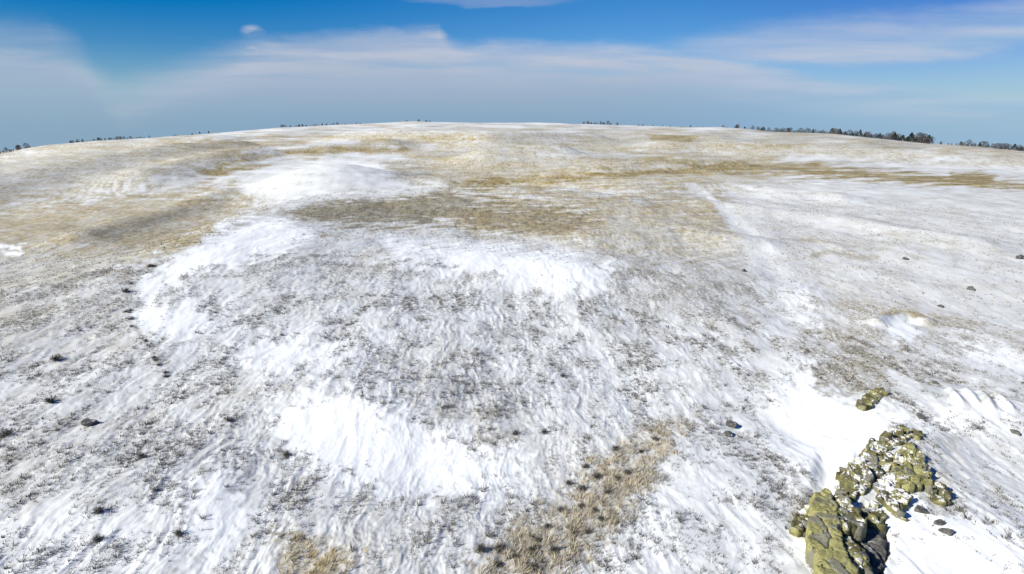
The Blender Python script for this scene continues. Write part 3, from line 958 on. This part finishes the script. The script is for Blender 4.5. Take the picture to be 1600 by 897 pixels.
stone('stone', 1141, 667, 22, 9, 'upper of two dark stones lying together on the smooth snow by the track', seed=5, rot=-.5)
stone('stone', 1137, 682, 16, 14, 'lower of two dark stones lying together on the smooth snow by the track', seed=6, rot=.4)
stone('boulder', 141, 663, 20, 14, 'round dark boulder alone in the grey grass at far left', 'boulder', seed=8, rot=.2)
stone('stone', 1438, 800, 15, 18, 'dark stone in the snow below the yellow rock, nearest to the outcrop', seed=9, rot=.8)
stone('stone', 1468, 818, 14, 8, 'narrow dark stone just above the larger one in the bright snow at lower right', seed=10, rot=.3)
stone('stone', 1478, 831, 19, 12, 'larger dark stone in the bright snow at lower right', seed=11, rot=-.4)
stone('stone', 1378, 886, 13, 10, 'dark stone at the bottom edge just right of the dark gap', seed=12, rot=.4)
stone('stone', 1162, 424, 12, 8, 'dark stone with snow on it beside the track on the knoll', seed=13, )
stone('stone', 1415, 405, 9, 7, 'single dark stone on the pale slope right of the track', seed=14)
stone('stone', 1516, 452, 13, 6, 'dark stone far out on the pale slope at right', seed=15)
stone('stone', 1469, 478, 9, 8, 'dark stone on the pale slope above the brown ledge', seed=16)
stone('stone', 1586, 676, 14, 9, 'grey stone half sunk in the smooth snow at the right edge', seed=18, dip=.5)
stone('stone', 1437, 652, 14, 9, 'dark stone on the snow above the top end of the outcrop', seed=19, dip=.4)
stone('stone', 1592, 405, 12, 8, 'brown stone at the right edge of the pale slope', seed=20)
stone('stone', 1461, 600, 9, 8, 'small dark stone left of the row of snow fins', seed=21)

grey_st, t, p = mat('grey_rubble')
pos = t.node('ShaderNodeTexCoord').outputs['Object']
nr = t.node('ShaderNodeNewGeometry').outputs['Normal']
sepn = t.node('ShaderNodeSeparateXYZ'); t.put(sepn.inputs[0], nr)
a = t.noise(pos, 5.0, 5, 0.65)
base = t.mix(t.rng(a, .35, .65), (0.13, 0.125, 0.12), (0.34, 0.325, 0.29))
t.put(p.inputs['Base Color'], t.mix(t.m('MULTIPLY', t.rng(a, .5, .58), t.rng(sepn.outputs[2], .5, .8)), base, (0.82, 0.83, 0.86)))

proto = [stone_mesh(200 + k, 1, .85, .6, grey_st) for k in range(6)]
pts = []
RUB = [(1275, 590), (1320, 548), (1345, 540), (1395, 560), (1392, 602), (1345, 612), (1300, 612)]
k = 0
while len(pts) < 46:
    a, b = random.uniform(1272, 1395), random.uniform(540, 612)
    if poly_sdf(np.array([a]), np.array([b]), RUB)[0] > 0 and all((a - c_) ** 2 + ((b - d_) * 1.6) ** 2 > 50 for c_, d_ in pts):
        pts.append((a, b))
for n_, (a, b) in enumerate(pts):
    x, y = at(a, b)
    d = sqrt(x * x + y * y + CAM_Z ** 2)
    r = random.uniform(3.0, 7.5) * d / FPX / 2 * 1.1
    o = obj('rubble_stone', proto[n_ % 6], None, (x, y, hz(x, y) + r * .15))
    o.scale = (r, r, r); o.rotation_euler = (random.uniform(-.3, .3), random.uniform(-.3, .3), random.uniform(0, 6))
    tag(o, 'small grey stone in the scattered rubble above the lone ochre rock', 'stone', 'stones of the rubble patch')
pts = []
while len(pts) < 22:
    a, b = random.uniform(1434, 1515), random.uniform(690, 800)
    if all((a - c_) ** 2 + (b - d_) ** 2 > 60 for c_, d_ in pts) and b > 665 + (a - 1434) * .2 and (a - 1420) * .9 > (b - 745):
        pts.append((a, b))
for n_, (a, b) in enumerate(pts):
    x, y = at(a, b)
    d = sqrt(x * x + y * y + CAM_Z ** 2)
    r = random.uniform(2.5, 6.0) * d / FPX / 2
    o = obj('rubble_stone', proto[n_ % 6], None, (x, y, hz(x, y) + r * .1))
    o.scale = (r, r, r); o.rotation_euler = (random.uniform(-.3, .3), random.uniform(-.3, .3), random.uniform(0, 6))
    tag(o, 'small grey stone strewn on the snow just right of the outcrop', 'stone', 'stones strewn right of the outcrop')


# ------------------------------------------------------------------ shrubs
def twig_mesh(name, seed, n, spread, height, wid, material, curl=.5, droop=.2):
    r = np.random.default_rng(seed)
    V = []; T = []
    for _ in range(n):
        th = r.uniform(0, 2 * pi); ph = r.uniform(.05, 1.0) ** .6 * 1.25
        L = r.uniform(.55, 1.0)
        p0 = np.array([0, 0, -.05]) + r.normal(0, .04, 3)
        dr = np.array([cos(th) * sin(ph) * spread, sin(th) * sin(ph) * spread, cos(ph) * height + .08])
        p1 = p0 + dr * L * .55 + r.normal(0, .05, 3)
        p2 = p0 + dr * L + r.normal(0, .08, 3) - np.array([0, 0, droop * L * .3])
        sd_ = np.cross(dr, r.normal(size=3)); sd_ /= np.linalg.norm(sd_) + 1e-9
        w_ = wid * r.uniform(.6, 1.3)
        k = len(V)
        V += [p0 - sd_ * w_, p0 + sd_ * w_, p1 + sd_ * w_ * .8, p1 - sd_ * w_ * .8, p2]
        T += [(k, k + 1, k + 2), (k, k + 2, k + 3), (k + 3, k + 2, k + 4)]
        for _b in range(3):                               # side sprigs
            q = p1 + (p2 - p1) * r.uniform(0, .9)
            e = q + r.normal(0, .12, 3) + dr * .12
            k = len(V)
            V += [q - sd_ * w_ * .9, q + sd_ * w_ * .9, e]
            T += [(k, k + 1, k + 2)]
    return mesh_np(name, np.array(V), None, np.array(T), material)


def shrub(px, py, wpx, h, label, seed, group=None, material=None):
    x, y = at(px, py)
    d = sqrt(x * x + y * y + CAM_Z ** 2)
    h = h * .8
    rad = wpx * .68 * d / FPX / 2
    me = twig_mesh('shrub', seed, 80, rad, h, max(.012, rad * .035), material or sage)
    o = obj('shrub', me, None, (x, y, hz(x, y)))
    return tag(o, label, 'shrub', group)


SG = 'dark shrubs standing in the snow'
shrub(932, 748, 22, .45, 'darkest round shrub at the middle of the straw strip', 1, SG)
shrub(908, 766, 24, .42, 'dark shrub down left of the darkest one in the straw strip', 2, SG)
shrub(978, 742, 22, .35, 'olive shrub right of the darkest one in the straw strip', 3, SG)
shrub(962, 702, 18, .30, 'small dark shrub on the upper edge of the straw strip', 4, SG)
shrub(752, 862, 26, .42, 'dark shrub, left one of two at the straw strip lower left end', 5, SG)
shrub(782, 856, 26, .30, 'low sprawling shrub, right one of two at the straw strip lower left end', 6, SG)
shrub(835, 885, 26, .30, 'low dark shrub on the bottom edge inside the straw strip', 7, SG)
shrub(80, 632, 28, .60, 'brown and dark shrub near the left edge, up from the round boulder', 9, SG)
shrub(222, 718, 18, .40, 'single dark shrub down right of the round boulder at left', 10, SG)
shrub(155, 802, 20, .40, 'dark shrub in grey grass low at the left', 11, SG)
shrub(280, 835, 14, .32, 'small dark shrub beside the snow chute at lower left', 12, SG)
shrub(152, 843, 16, .30, 'small dark shrub near the lower left corner', 13, SG)
shrub(448, 710, 18, .32, 'dark shrub on the left edge of the big bright snow field', 14, SG)
shrub(10, 680, 22, .45, 'dark shrub cut by the left edge of the picture', 15, SG)
shrub(358, 660, 18, .35, 'dark shrub left of the big bright snow field, uppermost there', 16, SG)
shrub(805, 678, 16, .32, 'left of two small dark shrubs above the straw strip', 17, SG)
shrub(850, 676, 16, .32, 'right of two small dark shrubs above the straw strip', 18, SG)
shrub(196, 457, 20, .7, 'dark shrub at the bend of the dark line left of the knoll', 19, SG)
shrub(236, 415, 18, .4, 'low dark shrub at the upper end of the dark line left of the knoll', 20, SG)
shrub(88, 562, 24, .6, 'dark shrub in grey grass at far left, level with the dark line foot', 21, SG)
shrub(880, 588, 14, .35, 'lone dark shrub on the pale flat in the middle of the picture', 22, SG)
shrub(1365, 760, 12, .25, 'small dark shrub in a snow pocket of the outcrop', 23, SG)

sp = [(880, 800), (860, 822), (905, 790), (930, 800), (840, 846), (868, 858), (806, 872), (920, 828), (948, 770), (895, 838), (1000, 705), (1020, 690),
      (780, 880), (828, 862), (890, 760), (915, 735), (965, 755), (940, 815)]
for n_, (a, b) in enumerate(sp):
    shrub(a + random.uniform(-4, 4), b + random.uniform(-4, 4), random.uniform(7, 13), random.uniform(.14, .24), 'small dark sprig poking up between the stalks of the straw strip', 500 + n_,
          'small sprigs in the straw strip')

# dotted line of low dark shrubs along the left foot of the knoll
base_sh = [twig_mesh('shrub', 60 + k, 45, .5, .38, .02, sage) for k in range(3)]
L = np.array([(250, 408), (226, 422), (205, 440), (198, 470), (203, 500), (213, 518), (226, 536), (240, 556), (250, 574), (262, 590)], float)
tt = np.sort(np.random.default_rng(5).uniform(0, len(L) - 1.001, 17))
for n_, q in enumerate(tt):
    k0 = int(q); pnt = L[k0] + (L[k0 + 1] - L[k0]) * (q - k0) + np.array([random.uniform(-4, 4), random.uniform(-2, 2)])
    x, y = at(*pnt)
    o = obj('shrub', base_sh[n_ % 3], None, (x, y, hz(x, y)))
    sc_ = random.uniform(.3, .75); o.scale = (sc_, sc_, sc_); o.rotation_euler = (0, 0, random.uniform(0, 6))
    tag(o, 'low dark shrub in the dotted line along the left foot of the knoll', 'shrub', 'shrubs lining the left foot of the knoll')


# ------------------------------------------------------------------ trees on the skyline
def crown_mesh(seed, conifer, h):
    r = np.random.default_rng(seed)
    V = []; T = []
    n = 260
    for _ in range(n):
        if conifer:
            z = r.uniform(.10, 1.0) ** 1.0; rad = (1 - z) * .30 * (0.75 + .5 * r.random()) + .02
        else:
            z = r.uniform(.03, 1.0); rad = .32 * sqrt(max(0.02, 1 - ((z - .45) / .56) ** 2)) * (0.6 + .5 * r.random())
        th = r.uniform(0, 2 * pi); rad *= r.uniform(.35, 1) ** .6
        c_ = np.array([cos(th) * rad, sin(th) * rad, z]) * h
        s_ = h * (.045 if conifer else .038)
        if r.random() < .12 and not conifer:
            continue
        a_, b_ = r.normal(size=3), r.normal(size=3)
        a_ /= np.linalg.norm(a_); b_ /= np.linalg.norm(b_)
        k = len(V)
        V += [c_ + a_ * s_, c_ + b_ * s_, c_ - (a_ + b_) * s_ * .7, c_ + np.array([0, 0, s_])]
        T += [(k, k + 1, k + 2), (k, k + 1, k + 3), (k + 1, k + 2, k + 3)]
    return mesh_np('crown', np.array(V), None, np.array(T), needle if conifer else twig)


def trunk_mesh(seed, conifer, h):
    r = np.random.default_rng(seed)
    V = []; Q = []

    def limb(p0, p1, r0, r1, seg=6):
        p0 = np.array(p0, float); p1 = np.array(p1, float)
        d = p1 - p0; d /= np.linalg.norm(d)
        u_ = np.cross(d, (1, 0, .3)); u_ /= np.linalg.norm(u_); v2 = np.cross(d, u_)
        k = len(V)
        for P_, rr in ((p0, r0), (p1, r1)):
            for i_ in range(seg):
                a_ = 2 * pi * i_ / seg
                V.append(P_ + (u_ * cos(a_) + v2 * sin(a_)) * rr)
        for i_ in range(seg):
            Q.append((k + i_, k + (i_ + 1) % seg, k + seg + (i_ + 1) % seg, k + seg + i_))
    limb((0, 0, -.6), (0, 0, h * .9), h * .028, h * .008)
    for _ in range(0 if conifer else 7):
        z = h * r.uniform(.25, .6); th = r.uniform(0, 6.28)
        limb((0, 0, z), (cos(th) * h * .22, sin(th) * h * .22, z + h * .26), h * .012, h * .004, 4)
    return mesh_np('trunk', np.array(V), np.array(Q), None, bark)


kinds = []
for k in range(8):
    con = k % 4 == 0
    kinds.append((crown_mesh(300 + k, con, 8.0), trunk_mesh(400 + k, con, 8.0), con))


def tree(px, yy, size, kind, label, group):
    a, _ = pix_uv(px, 215)
    x = a * yy
    z = float(Hm(np.array([x]), np.array([yy]))[0])
    root = bpy.data.objects.new('tree', None)
    COL.objects.link(root)
    root.empty_display_size = .5
    root.location = (x, yy, z)
    s_ = size / 8.0 * (.95 if px > 1100 else 1.0)
    root.scale = (s_ * random.uniform(1.2, 2.6), s_ * random.uniform(1.3, 2.0), s_)
    root.rotation_euler = (0, 0, random.uniform(0, 6))
    obj('crown', kinds[kind][0], root); obj('trunk', kinds[kind][1], root)
    tag(root, label, 'tree', group)


def row(p0, p1, n, hmin, hmax, label, group, depth=(870, 905), dens=None):
    for k in range(n):
        px = p0 + (p1 - p0) * (k + random.uniform(.1, .9)) / n
        yy = random.uniform(*depth)
        hh = hmin * .55 + (hmax - hmin * .55) * random.random() ** 1.4
        px += 6 * math.sin(k * 1.9 + p0) * (abs(p1 - p0) / n > 2)
        if dens:
            hh *= dens((px - p0) / (p1 - p0))
        tree(px, yy, hh, random.randrange(8), label, group)


row(1180, 1455, 140, 4.5, 9.5, 'dark tree in the long dense row on the right skyline', 'trees of the long row on the right skyline', (830, 900), lambda q: .75 + .95 * q ** 1.5)
row(1128, 1180, 9, 4, 9, 'dark tree in the gappy start of the row right of centre skyline', 'trees at the gappy start of the right row', (870, 900))
row(1455, 1512, 12, 3.5, 7, 'small tree in the thin gap of the row near the right edge', 'small trees in the thin gap of the right row')
row(1510, 1700, 70, 5.5, 10, 'dark tree in the dense row running out at the right edge', 'trees of the row at the right edge', (860, 900))
row(912, 950, 15, 4, 6.5, 'tree in the small dark clump just right of centre skyline', 'trees of the clump right of centre')
row(950, 1095, 14, 2, 4.5, 'tiny distant tree dotted along the skyline right of centre', 'tiny trees dotted right of centre')
row(440, 565, 40, 2.5, 4.8, 'dark tree in the row on the skyline left of centre', 'trees of the row left of centre')
row(630, 672, 8, 3, 5, 'dark tree in the tiny clump on the skyline nearly at centre', 'trees of the tiny clump near centre')
row(110, 230, 40, 2.5, 5, 'dark tree in the row on the left skyline', 'trees of the row on the left skyline')
row(265, 325, 8, 2, 4, 'tiny tree on the skyline between the two left rows', 'tiny trees between the left rows')
row(-120, 44, 40, 6, 9, 'dark tree in the dense row at the left edge of the skyline', 'trees of the row at the left edge', (870, 900))
